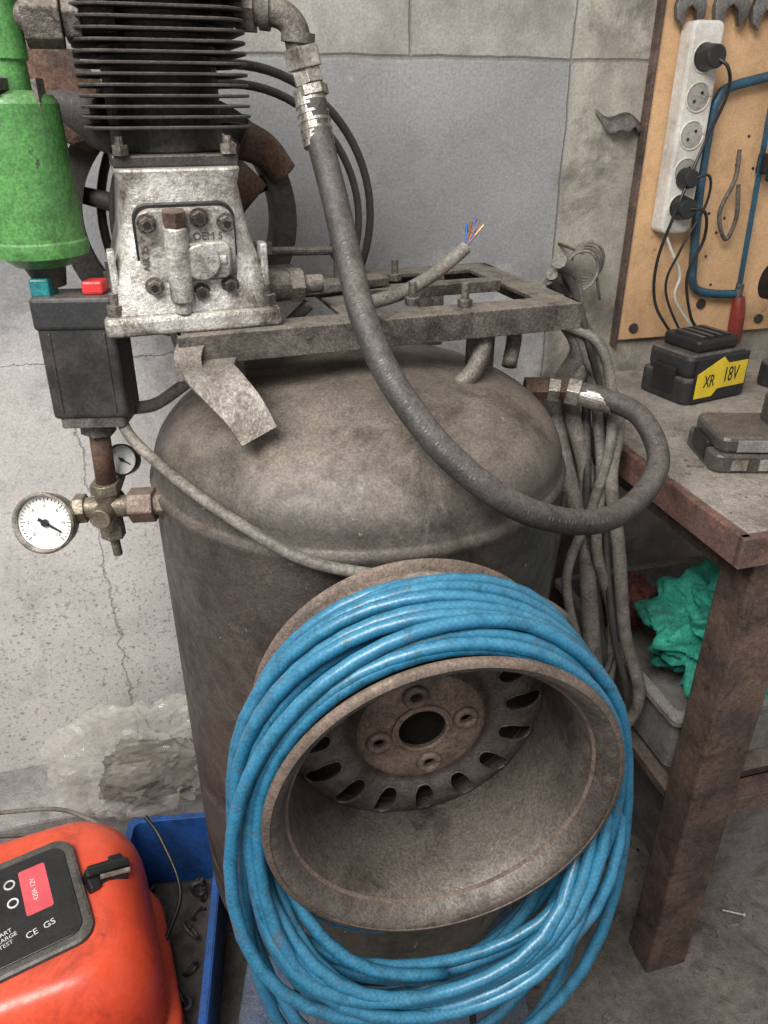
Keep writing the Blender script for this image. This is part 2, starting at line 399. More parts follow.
mk('cover_plug',bm,m_rust,cover,bevel=.001)
BP=((-.040,.036),(.014,.040),(.042,.034),(-.040,-.030),(.010,-.040),(.042,-.034))
bm=bmesh.new()
for x,y in BP:
    acyl(bm,(x,y,.010),(x,y,.013),.010,n=20); acyl(bm,(x,y,.013),(x,y,.020),.0075,n=6)
mk('cover_bolts',bm,m_iron,cover)
bm=bmesh.new()
for x,y in BP: acyl(bm,(x,y,.0195),(x,y,.0203),.0042,n=6)
mk('bolt_sockets',bm,m_blackc,cover)
text('cover_lettering','OEM 5',.011,m_iron,cover,(.022,.020,.0105),(0,0,0),.0006)
text('case_lettering','AIR 25',.010,m_iron,cover,(-.045,.0,.0105),(0,0,RAD(90)),.0006)
bm=bmesh.new(); abox(bm,PX-.066,PX+.066,.055,.215,.168,.180)
acyl(bm,(PX,.135,.18),(PX,.135,.47),.062,n=32)
mk('cylinder_core',bm,m_fin,fr,bevel=.002)
bm=bmesh.new()
for sx in (-1,1):
    for y in (.045,.205):
        hexnut(bm,(PX+sx*.056,y+.012,.180),(PX+sx*.056,y+.012,.190),.009); acyl(bm,(PX+sx*.056,y+.012,.19),(PX+sx*.056,y+.012,.198),.0045,n=10)
mk('flange_nuts',bm,m_iron,fr)
bm=bmesh.new()
for i in range(23):
    z=.204+i*.0098
    aprism(bm,rsq(.088,.085,.035),z,z+.0032,Matrix.Translation((PX,.135,0)))
mk('cooling_fins',bm,m_fin,fr,bevel=.0008,segs=1)
prism('cylinder_head',rsq(.085,.08,.02),.43,.47,m_fin,fr,loc=(PX,.135,0),bevel=.004)
bm=bmesh.new(); acyl(bm,(PX+.085,.075,.032),(PX+.135,.075,.032),.017); acyl(bm,(PX+.135,.075,.032),(PX+.16,.075,.032),.011)
hexnut(bm,(PX+.118,.075,.032),(PX+.135,.075,.032),.021)
mk('oil_drain',bm,m_iron,fr,bevel=.001)
bm=bmesh.new(); acyl(bm,(PX+.075,.21,.052),(PX+.215,.19,.050),.006,n=12); hexnut(bm,(PX+.10,.206,.0515),(PX+.125,.202,.0515),.013)
hexnut(bm,(PX+.205,.19,.050),(PX+.222,.19,.050),.012)
mk('tie_rod',bm,m_iron,fr)
bm=bmesh.new(); abox(bm,PX+.10,PX+.155,.17,.225,0,.03); acyl(bm,(PX+.215,.19,.0),(PX+.215,.19,.045),.008,n=12)
for x,y in ((.30,.06),(.27,.2),(.33,.21),(.36,.03)): acyl(bm,(x,y,0),(x,y,.03),.005,n=10); hexnut(bm,(x,y,0),(x,y,.01),.010)
mk('frame_studs',bm,m_iron,fr,bevel=.001)
bm=bmesh.new()
mt=Matrix.Translation((.21,.15,.012))@Matrix.Rotation(RAD(12),4,'Z')
abox(bm,-.09,.09,-.018,.018,-.006,.006,mt); abox(bm,-.11,-.05,-.03,-.022,-.006,.016,mt)
mk('loose_bracket',bm,m_iron,fr,bevel=.002)
# flywheel and belts
fly=empty('flywheel_assembly',(.045,.30,.085),(RAD(90),0,0),fr)
lathe('flywheel_rim',[(.128,-.022),(.158,-.022),(.160,-.016),(.150,-.006),(.160,.002),(.160,.008),(.150,.014),(.160,.022),(.128,.022)],m_dark,fly,n=72,closed=True)
bm=bmesh.new(); acyl(bm,(0,0,-.03),(0,0,.06),.03)
for k in range(5):
    a=RAD(72*k+20); acyl(bm,(0,0,0),(.132*math.cos(a),.132*math.sin(a),0),.016,.011,n=12)
mk('flywheel_spokes',bm,m_dark,fly,smooth=True)
bm=bmesh.new()
for rr,zz,w,cx in ((.194,-.02,.0062,.090),(.170,.03,.0055,.080)):
    asweep(bm,[(cx+rr*math.cos(RAD(a)),rr*math.sin(RAD(a))-.005,zz) for a in range(-35,216,5)],w,8)
mk('drive_belts',bm,m_dark,fly,smooth=True)
bm=bmesh.new()
asweep(bm,catmull([(.09,.10,.02),(.12,.085,.02),(.145,.055,.02)],6),lambda t:.026-.006*t,12)
acyl(bm,(.06,.02,.03),(.10,.06,.03),.025,n=16)
mk('belt_tensioner',bm,m_rust,fly,smooth=True)
bm=bmesh.new(); aprism(bm,[(-.09,.01),(-.06,.05),(.0,.055),(.05,.02),(.06,-.03),(.02,-.05),(-.06,-.035)],-.03,.03)
o=mk('rear_guard_plate',bm,m_rust,comp,bevel=.008,loc=(-.385,1.06,1.50),rot=(RAD(80),RAD(10),0))
cyl('intake_pipe',(-.40,1.06,1.50),(-.30,1.03,1.46),.03,m_dark,comp)

# green intake filter
gx,gf=-.378,.885
lathe('green_filter_can',[(0,1.340),(.030,1.340),(.044,1.352),(.0505,1.352),(.0515,1.360),(.0505,1.366),(.0485,1.368),(.045,1.498),(.040,1.506),(.022,1.510),(.021,1.535),(.024,1.537),(.024,1.60),(.020,1.66),(0,1.66)],m_green,comp,n=48,loc=(gx,gf,0),ang=30)
cyl('filter_outlet',(gx,gf,1.345),(gx+.005,gf,1.315),.024,m_dark,comp,r1=.015)
bm=bmesh.new(); acyl(bm,(gx,gf,1.572),(-.27,.915,1.572),.015); hexnut(bm,(-.352,.888,1.572),(-.318,.898,1.572),.027); hexnut(bm,(-.316,.899,1.572),(-.300,.903,1.572),.022)
mk('filter_union',bm,m_iron,comp,bevel=.0015)
bm=bmesh.new(); abox(bm,-.345,-.34,.86,.88,1.49,1.52)
hexnut(bm,(gx+.0,gf-.047,1.515),(gx+.0,gf-.02,1.515),.010); mk('filter_bolt',bm,m_iron,comp)

# pressure switch
ps=empty('pressure_switch_assembly',(-.343,.872,1.16),(RAD(-3),0,RAD(4)),comp)
ps.scale=(.88,.9,.97)
bm=bmesh.new(); aprism(bm,rsq(.049,.036,.008),.012,.125); mk('switch_body',bm,m_blackd,ps,bevel=.006,segs=3)
bm=bmesh.new(); aprism(bm,rsq(.052,.039,.008),.118,.155); mk('switch_cap',bm,m_black,ps,bevel=.005,segs=3)
bm=bmesh.new(); aprism(bm,rsq(.042,.032,.006),0,.014); mk('switch_foot',bm,m_steel,ps,bevel=.001)
bm=bmesh.new()
for x in (-.034,.034): abox(bm,x-.0015,x+.0015,-.0375,-.035,.02,.115)
mk('switch_ribs',bm,m_blackd,ps,bevel=.001)
bm=bmesh.new(); abox(bm,.010,.036,-.020,.012,.155,.170); mk('switch_red_button',bm,m_redk,ps,bevel=.003)
bm=bmesh.new(); abox(bm,-.052,-.028,-.024,.012,.153,.174); mk('switch_teal_button',bm,m_tealk,ps,bevel=.003)
bm=bmesh.new()
acyl(bm,(-.350,.872,1.07),(-.346,.872,1.165),.0125)
mk('rusty_nipple',bm,m_rust,comp,smooth=True)
bm=bmesh.new(); hexnut(bm,(-.347,.872,1.145),(-.346,.872,1.16),.021); mk('nipple_nut',bm,m_iron,comp)
bm=bmesh.new()
acyl(bm,(-.352,.87,1.015),(-.351,.87,1.075),.015); hexnut(bm,(-.351,.87,1.064),(-.351,.87,1.078),.019)
acyl(bm,(-.395,.866,1.042),(-.31,.87,1.046),.014); hexnut(bm,(-.392,.866,1.042),(-.378,.867,1.043),.019)
acyl(bm,(-.352,.835,1.043),(-.352,.90,1.043),.013)
hexnut(bm,(-.352,.870,1.000),(-.352,.870,1.018),.016); acyl(bm,(-.351,.87,.972),(-.352,.87,1.0),.006,n=12)
sharp(mk('brass_manifold',bm,m_brass,comp,smooth=True,bevel=.001),30)
bm=bmesh.new(); hexnut(bm,(-.322,.868,1.046),(-.290,.868,1.048),.023); hexnut(bm,(-.286,.868,1.048),(-.268,.868,1.050),.020); acyl(bm,(-.30,.868,1.047),(-.23,.872,1.053),.015)
mk('tank_union',bm,m_hub,comp,bevel=.002)
def gauge(name,loc,R,parent,face=(0,-1,.35),rim=None):
    g=empty(name,loc,(0,0,0),parent); 
    z=Vector(face).normalized(); x=Vector((0,0,1)).cross(z).normalized(); y=z.cross(x)
    g.rotation_euler=Matrix((x,y,z)).transposed().to_euler()
    lathe(name+'_case',[(0,-.024),(R*.7,-.024),(R*.92,-.016),(R*.95,0),(R,.002),(R,.010),(R*.93,.012),(R*.90,.008),(R*.90,.0),(0,.0)],rim or m_zinc,g,n=48)
    lathe(name+'_dial',[(0,.0015),(R*.89,.0015)],m_white,g,n=48)
    bm=bmesh.new()
    for i in range(31):
        a=RAD(225-270*i/30); l=.16 if i%5==0 else .08
        c,s=math.cos(a),math.sin(a); r1=R*.82; r0=r1-R*l
        t=Vector((-s,c,0))*R*.012
        v=[bm.verts.new(Vector((c*r,s*r,.002))+t*k) for r,k in ((r0,-1),(r1,-1),(r1,1),(r0,1))]; bm.faces.new(v)
    mk(name+'_ticks',bm,m_blackc,g)
    bm=bmesh.new(); a=RAD(150); d=Vector((math.cos(a),math.sin(a),0)); t=Vector((-d.y,d.x,0))
    v=[bm.verts.new(p+Vector((0,0,.004))) for p in (-d*R*.6-t*R*.03,-d*R*.6+t*R*.03,d*R*.25+t*R*.06,d*R*.25-t*R*.06)]; bm.faces.new(v)
    acyl(bm,(0,0,.001),(0,0,.006),R*.12,n=16); mk(name+'_needle',bm,m_blackc,g)
    if R>.03:
        for i in range(7):
            a=RAD(225-270*i/6); text(name+'_num%d'%i,str(i*2),R*.17,m_blackc,g,(math.cos(a)*R*.55,math.sin(a)*R*.55,.0017),(0,0,0),.0001)
    return g
gauge('pressure_gauge',(-.424,.845,1.034),.0385,comp)
gauge('small_gauge',(-.336,.905,1.093),.0205,comp,face=(.05,-1,.45),rim=m_blackc)
cyl('small_gauge_stem',(-.336,.92,1.09),(-.35,.88,1.045),.006,m_brass,comp,n=10)

# delivery elbow + big rubber hose
bm=bmesh.new()
asweep(bm,catmull([(-.17,.985,1.588),(-.149,.98,1.586),(-.115,.98,1.584),(-.098,.98,1.572),(-.0925,.98,1.552),(-.090,.98,1.54)],6),.0145,16)
hexnut(bm,(-.158,.98,1.587),(-.138,.98,1.586),.023); acyl(bm,(-.133,.98,1.586),(-.122,.98,1.585),.0185)
acyl(bm,(-.094,.98,1.556),(-.093,.98,1.566),.0185)
sharp(mk('delivery_elbow',bm,m_iron,comp,smooth=True),30)
bm=bmesh.new()
hexnut(bm,(-.0915,.98,1.552),(-.087,.98,1.532),.021); hexnut(bm,(-.0865,.98,1.53),(-.0825,.978,1.516),.0175)
hexnut(bm,(-.0825,.978,1.514),(-.080,.976,1.504),.020)
p0=Vector((-.0835,.978,1.508)); p1=Vector((-.073,.963,1.455))
acyl(bm,p0,p1,.0172,.0180)
for k in range(5):
    t=.2+.15*k; acyl(bm,p0.lerp(p1,t),p0.lerp(p1,t+.07),.0184)
mk('hose_ferrule',bm,m_zinc,comp,bevel=.0008)
HP=[(-.079,.972,1.50),(-.073,.962,1.465),(-.055,.925,1.403),(-.038,.885,1.34),(-.0205,.83,1.29),(.012,.785,1.232),(.070,.745,1.168),(.148,.735,1.112),(.245,.795,1.062),(.325,.88,1.046),(.375,.96,1.068),(.366,1.03,1.103),(.322,1.07,1.117),(.290,1.085,1.121)]
tube('delivery_hose',HP,.0152,m_rub,comp,n=18)
cp=catmull(HP,24); bm=bmesh.new(); random.seed(5)
for i in range(60,250):
    p=cp[i]; T=(cp[i+1]-cp[i-1]).normalized(); 
    ov=(Vector((0,0,1.5))-p).normalized(); ov=(ov-T*ov.dot(T)).normalized(); s=T.cross(ov)
    if (i//14)%4==3: continue
    if random.random()<.55:
        h=random.choice((.003,.0045)); c=p+ov*.0153
        v=[bm.verts.new(c+T*a*.0009+s*b_*h/2) for a,b_ in ((-1,-1),(1,-1),(1,1),(-1,1))]; bm.faces.new(v)
mk('hose_lettering',bm,m_print,comp)
bm=bmesh.new(); acyl(bm,(.335,1.065,1.112),(.290,1.087,1.119),.0175); hexnut(bm,(.290,1.087,1.119),(.272,1.093,1.121),.022); hexnut(bm,(.262,1.097,1.121),(.245,1.10,1.122),.019)
mk('hose_end_ferrule',bm,m_zinc,comp,bevel=.0008)
tube('switch_cable',[(-.318,.87,1.165),(-.300,.845,1.150),(-.270,.825,1.129),(-.207,.768,1.11),(-.135,.722,1.085),(-.079,.700,1.066),(-.004,.692,1.054),(.0705,.694,1.048),(.154,.722,1.010),(.218,.775,.943),(.255,.85,.86),(.27,.93,.76),(.30,1.0,.6)],.0068,m_cable,comp)
tube('mains_cable',[(-.31,.90,1.165),(-.29,.93,1.16),(-.26,.96,1.175),(-.22,.98,1.20),(-.15,1.0,1.225),(-.10,1.03,1.262)],.008,m_cable,comp)
tube('cut_flex',[(-.03,.97,1.275),(.02,1.0,1.283),(.06,1.03,1.298),(.088,1.05,1.315),(.108,1.06,1.330)],.009,m_cable,comp)
bm=bmesh.new(); bm2=bmesh.new()
for d in ((.006,0,.032),(.022,0,.028),(.016,.0,.034)): asweep(bm,catmull([(.106,1.06,1.328),(.108+d[0]*.5,1.06,1.328+d[2]*.6),(.108+d[0],1.06,1.33+d[2])],4),.0018,6)
for d in ((.012,.003,.036),(.0,.003,.030)): asweep(bm2,catmull([(.106,1.06,1.328),(.108+d[0]*.8,1.06,1.328+d[2]*.5),(.108+d[0],1.06,1.33+d[2])],4),.0018,6)
mk('flex_cores_brown',bm,m_cu,comp); mk('flex_cores_blue',bm2,m_bw,comp)

# ---------------------------------------------------------------- hanging cable bundle
bun=empty('electrical_cable_bundle',(0,0,0),(0,0,-PS))
random.seed(3)
base=[(.24,1.17,1.25),(.275,1.2,1.215),(.308,1.19,1.16),(.316,1.17,1.075),(.322,1.12,.978),(.340,1.10,.86),(.368,1.08,.713),(.40,1.08,.533),(.40,1.1,.35)]
for i,(rr,mt) in enumerate(((.016,m_cable),(.013,m_cable),(.0075,m_rub),(.009,m_cable),(.006,m_rub),(.011,m_cable))):
    dx=(i-2)*.010
    pts=[(p[0]+dx*(.3+.9*(k>2))+random.uniform(-.017,.017)*(k>1),p[1]+random.uniform(-.012,.012)-.006*i,p[2]+ (0.01*i if k<2 else 0)) for k,p in enumerate(base)]
    pts[-1]=(pts[-1][0]-.02*i,pts[-1][1],pts[-1][2])
    tube('cable_%d'%i,pts,rr,mt,bun)
tube('cable_loop',[(.29,1.1,.95),(.27,1.06,.80),(.25,1.05,.66),(.30,1.03,.56),(.38,1.05,.60),(.42,1.1,.75)],.006,m_rub,bun)
tube('cable_loop_2',[(.27,1.18,1.20),(.33,1.14,1.17),(.35,1.10,1.05),(.33,1.08,.93),(.30,1.06,.80),(.36,1.04,.62),(.44,1.06,.50)],.008,m_cable,bun)
coil=empty('wire_coil',(.722,1.325,1.225))
bm=bmesh.new()
P=[]
for i in range(0,165):
    a=RAD(i*9-90); rr=.034; P.append(Vector((rr*math.cos(a)+.010*(i/40),.012*(i/40)-.02,rr*math.sin(a)+.003*(i/40))))
asweep(bm,P,.0028,6); asweep(bm,[P[-1],P[-1]+Vector((.014,.0,-.05))],.0028,6)
mk('coil_wire',bm,m_cable,coil,smooth=True)
cyl('coil_hook',(0,.075,.035),(0,-.02,.033),.003,m_iron,coil,n=8)

# ---------------------------------------------------------------- wheel rim
RL=C(.066,.525,.888)
rim=empty('wheel_rim',RL,(RAD(90),0,RAD(-3)))
rp=[(.170,-.003),(.178,.0),(.182,-.002),(.183,-.006),(.180,-.010),(.172,-.010),(.167,-.016),(.161,-.026),(.156,-.042),(.154,-.060),(.153,-.130),(.156,-.150),(.168,-.166),(.174,-.170),(.180,-.172),(.182,-.176),(.178,-.180),(.170,-.174),(.163,-.167),(.153,-.152),(.1505,-.132),(.1515,-.060),(.1535,-.040),(.158,-.024),(.164,-.012)]
lathe('rim_barrel',rp,m_rim,rim,n=128,closed=True,ang=50)
lathe('lip_rust_band',[(.1765,.0008),(.182,-.001),(.1840,-.006),(.180,-.0112),(.176,-.008)],m_flange,rim,n=128,closed=True,ang=60)
lathe('barrel_step_ring',[(.1605,-.0195),(.1625,-.0225),(.159,-.0245),(.157,-.0225)],m_flange,rim,n=128,closed=True,ang=60)
lathe('rear_flange_band',[(.174,-.1695),(.1805,-.1715),(.1826,-.176),(.178,-.1806),(.170,-.1745),(.160,-.165),(.159,-.158),(.168,-.1655)],m_flange,rim,n=128,closed=True,ang=60)
lathe('slot_light_block',[(0,-.172),(.166,-.172),(.166,-.176),(0,-.176)],m_dark,rim,n=64)  # added dark disc, blocks light from behind so the slots stay dark
DZ=-.014
dp=[(.0275,-.104),(.0275,-.112),(.030,-.104),(.036,-.100),(.066,-.100),(.073,-.103),(.080,-.113),(.088,-.118),(.096,-.116),(.106,-.111),(.126,-.110),(.140,-.114),(.1515,-.122)]
dp=[(r,z+DZ) for r,z in dp]
top=dp[2:]; bot=[(r,z-.003) for r,z in top][::-1]
disc=lathe('rim_disc',top+bot,m_rim,rim,n=128,closed=True,ang=50)
NS=16; SC=.123; SA=.0215; SB=.0112
cb=bmesh.new()
def slotpt(t,ex=0): return (SA+ex)*math.copysign(abs(math.cos(t))**.75,math.cos(t)),(SB+ex)*math.copysign(abs(math.sin(t))**.75,math.sin(t))
for k in range(NS):
    a=RAD(22.5*k+4); mt=Matrix.Rotation(a,4,'Z')@Matrix.Translation((SC,0,0))
    aprism(cb,[slotpt(2*math.pi*i/24) for i in range(24)],-.165,-.10,mt)
for k in range(4):
    a=RAD(90*k+10); mt=Matrix.Translation((.05*math.cos(a),.05*math.sin(a),0)); aprism(cb,[(.0068*math.cos(RAD(t)),.0068*math.sin(RAD(t))) for t in range(0,360,20)],-.15,-.10,mt)
cut=mk('cutter_tmp',cb,m_rim,rim)
bo=disc.modifiers.new('slots','BOOLEAN'); bo.object=cut; bo.operation='DIFFERENCE'; bo.solver='EXACT'
bpy.context.view_layer.update()
dg=bpy.context.evaluated_depsgraph_get()
me2=bpy.data.meshes.new_from_object(disc.evaluated_get(dg)); disc.modifiers.clear(); disc.data=me2
me2.materials.clear(); me2.materials.append(m_rim); me2.materials.append(m_hub)
for p in me2.polygons:
    p.material_index=1 if math.hypot(p.center.x,p.center.y)<.074 else 0
bpy.data.objects.remove(cut)
bm=bmesh.new()
for k in range(NS):
    a=RAD(22.5*k+4); mt=Matrix.Rotation(a,4,'Z')
    P=[]
    for i in range(25):
        dx,y=slotpt(2*math.pi*i/24,.0008); x=SC+dx
        z=-.1105+DZ
        if x<.106: z-= (.106-x)*.5
        if x>.126: z-= (x-.126)*.36
        P.append(mt@Vector((x,y,z)))
    asweep(bm,P,.0014,6)
mk('slot_edges',bm,m_rim,rim,smooth=True)
bm=bmesh.new()
for k in range(4):
    a=RAD(90*k+10); c=Vector((.05*math.cos(a),.05*math.sin(a),-.1+DZ))
    P=[c+Vector((.0105*math.cos(RAD(t)),.0105*math.sin(RAD(t)),.0015)) for t in range(0,361,15)]; asweep(bm,P,.0045,8)
P=[(.0295*math.cos(RAD(t)),.0295*math.sin(RAD(t)),-.1005+DZ) for t in range(0,361,10)]; asweep(bm,P,.003,8)
mk('stud_seats',bm,m_hub,rim,smooth=True)
lathe('hub_pad',[(.0275,-.105+DZ),(.0285,-.0990+DZ),(.034,-.0985+DZ),(.034,-.105+DZ)],m_hub,rim,n=64,closed=True)
bm=bmesh.new(); abox(bm,-.02,.02,-.10,-.07,-.215,-.172); abox(bm,-.02,.02,.07,.10,-.215,-.172); mk('rim_holder',bm,m_iron,rim,bevel=.001)

# ---------------------------------------------------------------- blue air hose
hose=empty('air_hose',RL,(RAD(90),0,RAD(-3)))
random.seed(33)
NL=22
sl=[-.030,-.044,-.058,-.073,-.088,-.103,-.118,-.133]
order=[3,6,1,4,7,2,5,0, 4,1,6,3,0,5,2,7, 2,5,1,4,3,6,2]
par=[]
BB=[.235,.25,.29,.262,.335,.24,.40,.275,.31,.255,.44,.245,.36,.27,.49,.30,.25,.42,.262,.34,.28,.26,.45]
for i in range(NL+1):
    layer=i//8; zi=sl[order[i]]
    R=.170+.0125*layer+random.uniform(-.001,.003)
    if zi>-.05: R=max(R,.178)
    par.append(dict(R=R, z=zi, B=BB[i]+random.uniform(-.008,.008),
        zb=random.uniform(-.15,.035), side=random.uniform(.0,.038), cx=random.uniform(-.034,.016), dz=random.uniform(-.022,.022)))
for i in range(len(par)):
    if par[i]['B']<.285: par[i]['zb']=random.uniform(.0,.045)
bm=bmesh.new()
P=[]
K=40
def sm(t): return t*t*(3-2*t)
for j in range(NL*K+1):
    t=j/K; i=min(int(t),NL-1); layer=i//8
    phi=-2*math.pi*(t-i)-math.pi/2      # start each loop at the bottom
    c,s=math.cos(phi),math.sin(phi)
    R=par[i]['R']; z0=par[i]['z']+par[i]['dz']*(1 if layer else .3)*c
    z0=max(-.140,min(-.028,z0))
    pb=par[i] if t-i<.5 else par[i+1]
    B=pb['B']; zb=pb['zb']
    if s>=0: x=c*(R+.012*(1-s)**2); y=R*s; z=z0
    else:
        w=(-s)
        x=c*(R+pb['side']*math.sin(min(1,w*1.25)*math.pi*.5)+.012); y=s*B; z=z0+(zb-z0)*sm(min(1,w*1.1)); 
        x=x+pb['cx']*w
        rr=math.hypot(x,y)
        if abs(z)<.03 and rr<.196: k_=.196/rr; x*=k_; y*=k_
    j3=(.004 if s>=0 else .009)
    x+=j3*noise.noise(Vector((t*3,0,0))); y+=j3*abs(noise.noise(Vector((t*3,5,0)))) if s>0 else j3*noise.noise(Vector((t*3,5,0)))
    P.append(Vector((x,y,z)))
for _ in range(3):
    P=[P[0]]+[(P[k-1]+P[k]*2+P[k+1])/4 for k in range(1,len(P)-1)]+[P[-1]]
asweep(bm,P,.0069,14,uv=True)
mk('hose_coils',bm,m_blue,hose,smooth=True)

# ---------------------------------------------------------------- workbench
wb=empty('workbench')
box('top',.690,1.75,.725,1.385,.955,1.0,m_bench,wb,bevel=.003)
box('edge_left',.675,.690,.715,1.385,.952,.999,m_benchedge,wb,bevel=.002)
box('edge_front',.675,1.75,.712,.725,.952,.999,m_benchedge,wb,bevel=.002)
bm=bmesh.new(); abox(bm,.725,.812,.735,.80,0,.955); mk('leg_1',bm,m_wood,wb,bevel=.004)
bm=bmesh.new(); abox(bm,.72,.79,1.30,1.37,0,.955); mk('leg_2',bm,m_wood,wb,bevel=.004)
bm=bmesh.new(); abox(bm,1.62,1.70,.735,.80,0,.955); mk('leg_3',bm,m_wood,wb,bevel=.004)
box('rail_side',.73,.76,.80,1.30,.89,.955,m_wood,wb)
box('rail_low',.812,1.62,.745,.785,.405,.44,m_benchedge,wb)
bm=bmesh.new()
for k in range(4): abox(bm,.76,1.68,.80+.125*k,.91+.125*k,.42,.438)
mk('shelf_slats',bm,m_wood,wb,bevel=.002)
box('shelf_runner',.735,.765,.80,1.30,.40,.42,m_wood,wb)
def openbox(name,x0,x1,y0,y1,z0,z1,t,mat,lip=.01,rot=0,taper=.02):
    e=empty(name,((x0+x1)/2,(y0+y1)/2,z0),(0,0,RAD(rot)))
    hx,hy=(x1-x0)/2,(y1-y0)/2; h=z1-z0
    bm=bmesh.new()
    rows=[(hx-taper,hy-taper,0),(hx,hy,h),(hx+lip,hy+lip,h),(hx+lip,hy+lip,h-.012),(hx+lip-.002,hy+lip-.002,h-.012),(hx+lip-.002,hy+lip-.002,h+.002),(hx-t,hy-t,h+.002),(hx-taper-t,hy-taper-t,t)]
    prev=None
    for a,c,z in rows:
        q=[bm.verts.new((x,y,z)) for x,y in rsq(a,c,.015,4)]
        if prev:
            for k in range(len(q)): bm.faces.new((prev[k],prev[(k+1)%len(q)],q[(k+1)%len(q)],q[k]))
        else: bm.faces.new(q[::-1])
        prev=q
    bm.faces.new(prev); mk('shell',bm,mat,e,bevel=.001)
    return e
openbox('storage_bin',.738,1.20,.825,1.26,.44,.578,.006,m_grey,lip=.014,taper=.012)
blob('green_cloth',(.975,.985,.60),(.175,.145,.125),.42,1.9,m_teal,sub=6,seed=5,oct=2)
blob('rusty_red_rag',(.85,1.17,.56),(.06,.05,.06),.35,2,M('red_brown',(.16,.045,.035),(.08,.03,.03),14,.8,0,.3),sub=5,seed=8,oct=2)
openbox('storage_bin.001',.86,1.28,.84,1.18,.0,.31,.006,m_grey)
def plank(name,p0,p1,w,t,mat):
    p0=Vector(p0);p1=Vector(p1);d=p1-p0; L=d.length
    e=empty(name,p0); e.rotation_euler=d.to_track_quat('X','Z').to_euler()
    bm=bmesh.new(); abox(bm,0,L,-w/2,w/2,-t/2,t/2); mk('board',bm,mat,e,bevel=.003); return e
plank('timber_plank',(.64,1.33,.50),(.80,.98,.03),.09,.025,m_wood)
plank('timber_plank.001',(.57,1.34,.42),(.70,1.12,.03),.07,.03,m_wood)

# battery packs
def battery(name,loc,rz,post,lab):
    e=empty(name,loc,(0,0,RAD(rz)))
    mb=m_smoke if post else m_black
    prism('base',rsq(.078,.055,.016),0,.030,mb,e,bevel=.004)
    prism('body',rsq(.072,.050,.016),.030,.056,mb,e,bevel=.006)
    bm=bmesh.new()
    for sx in (-1,1): abox(bm,sx*.074-.006,sx*.074+.006,-.025,.025,.008,.040)
    mk('latches',bm,m_blackc,e,bevel=.003)
    if post:
        prism('post',rsq(.026,.023,.012),.05,.100,mb,e,loc=(.030,.010,0),bevel=.004)
        prism('post_cap',rsq(.022,.019,.010),.100,.106,m_grey,e,loc=(.030,.010,0),bevel=.002)
        bm=bmesh.new(); abox(bm,.007,.011,.003,.018,.100,.109); abox(bm,.049,.053,.003,.018,.100,.109)
        abox(bm,-.055,-.035,-.0565,-.0535,.006,.024); abox(bm,-.02,.02,-.0565,-.0535,.006,.024); mk('terminals',bm,m_zinc,e)
        bm=bmesh.new(); abox(bm,-.05,-.01,-.0515,-.0495,.034,.052); mk('label_strip',bm,m_grey,e)
    else:
        prism('rail_block',rsq(.050,.042,.010),.056,.070,m_blackc,e,bevel=.004)
        bm=bmesh.new()
        for k in range(4): abox(bm,-.038+.02*k,-.030+.02*k,-.035,.025,.070,.073)
        mk('terminals',bm,m_black,e)
    if lab:
        bm=bmesh.new(); abox(bm,-.064,.064,-.0575,-.053,.002,.054); mk('label_field',bm,m_blackc,e,bevel=.002)
        XZ=Matrix(((1,0,0,0),(0,0,1,0),(0,1,0,0),(0,0,0,1)))
        t=bmesh.new(); aprism(t,[(-.060,.008),(-.018,.008),(-.006,.016),(.060,.016),(.060,.044),(.012,.044),(-.002,.052),(-.060,.036)],-.0585,-.0570,XZ)
        mk('yellow_label',t,m_yel,e)
        text('label_text','18V',.024,m_blackc,e,(.022,-.0586,.030),(RAD(90),0,0),.0005)
        text('label_text2','XR',.020,m_blackc,e,(-.030,-.0586,.026),(RAD(90),0,0),.0005)
    return e
b1=battery('battery_pack',(.952,1.235,1.0),12,False,True); b1.scale=(1.05,1.1,1.65)
b2=battery('battery_pack.001',(.862,.930,1.0),-16,True,False); b2.scale=(1.2,1.15,1.0)
dr=empty('cordless_drill',(1.16,1.20,1.0),(0,0,RAD(20)))
bm=bmesh.new(); aprism(bm,rsq(.045,.06,.02),0,.05); mk('drill_foot',bm,m_black,dr,bevel=.006)
bm=bmesh.new(); asweep(bm,catmull([(0,0,.04),(0,.01,.10),(0,.03,.17)],5),.024,14); acyl(bm,(0,-.09,.19),(0,.10,.19),.034); acyl(bm,(0,-.15,.19),(0,-.09,.19),.018,.026)
mk('drill_body',bm,m_blackc,dr,smooth=True)
random.seed(4)
bm=bmesh.new()
for i in range(26):
    x=random.uniform(.70,.93); y=random.uniform(.75,1.36); r=random.uniform(.001,.003)
    if .76<x and .84<y: continue
    acyl(bm,(x,y,1.0),(x,y,1.0+random.uniform(.001,.002)),r,n=random.choice((5,6,10)))
mk('bench_swarf',bm,m_iron)
bm=bmesh.new()
for i in range(170):
    x=random.uniform(.25,1.2); y=random.uniform(.5,1.3); a=random.uniform(0,6.28); l=random.uniform(.006,.03)
    abox(bm,-l/2,l/2,-.003,.003,0,.004,Matrix.Translation((x,y,0))@Matrix.Rotation(a,4,'Z'))
mk('floor_debris',bm,m_cable)
scw=empty('machine_screw',(.985,.79,.006),(0,0,RAD(150)))
bm=bmesh.new(); acyl(bm,(0,0,0),(.04,0,0),.003,n=10); acyl(bm,(-.004,0,0),(0,0,0),.006,n=14); mk('screw_body',bm,m_zinc,scw)

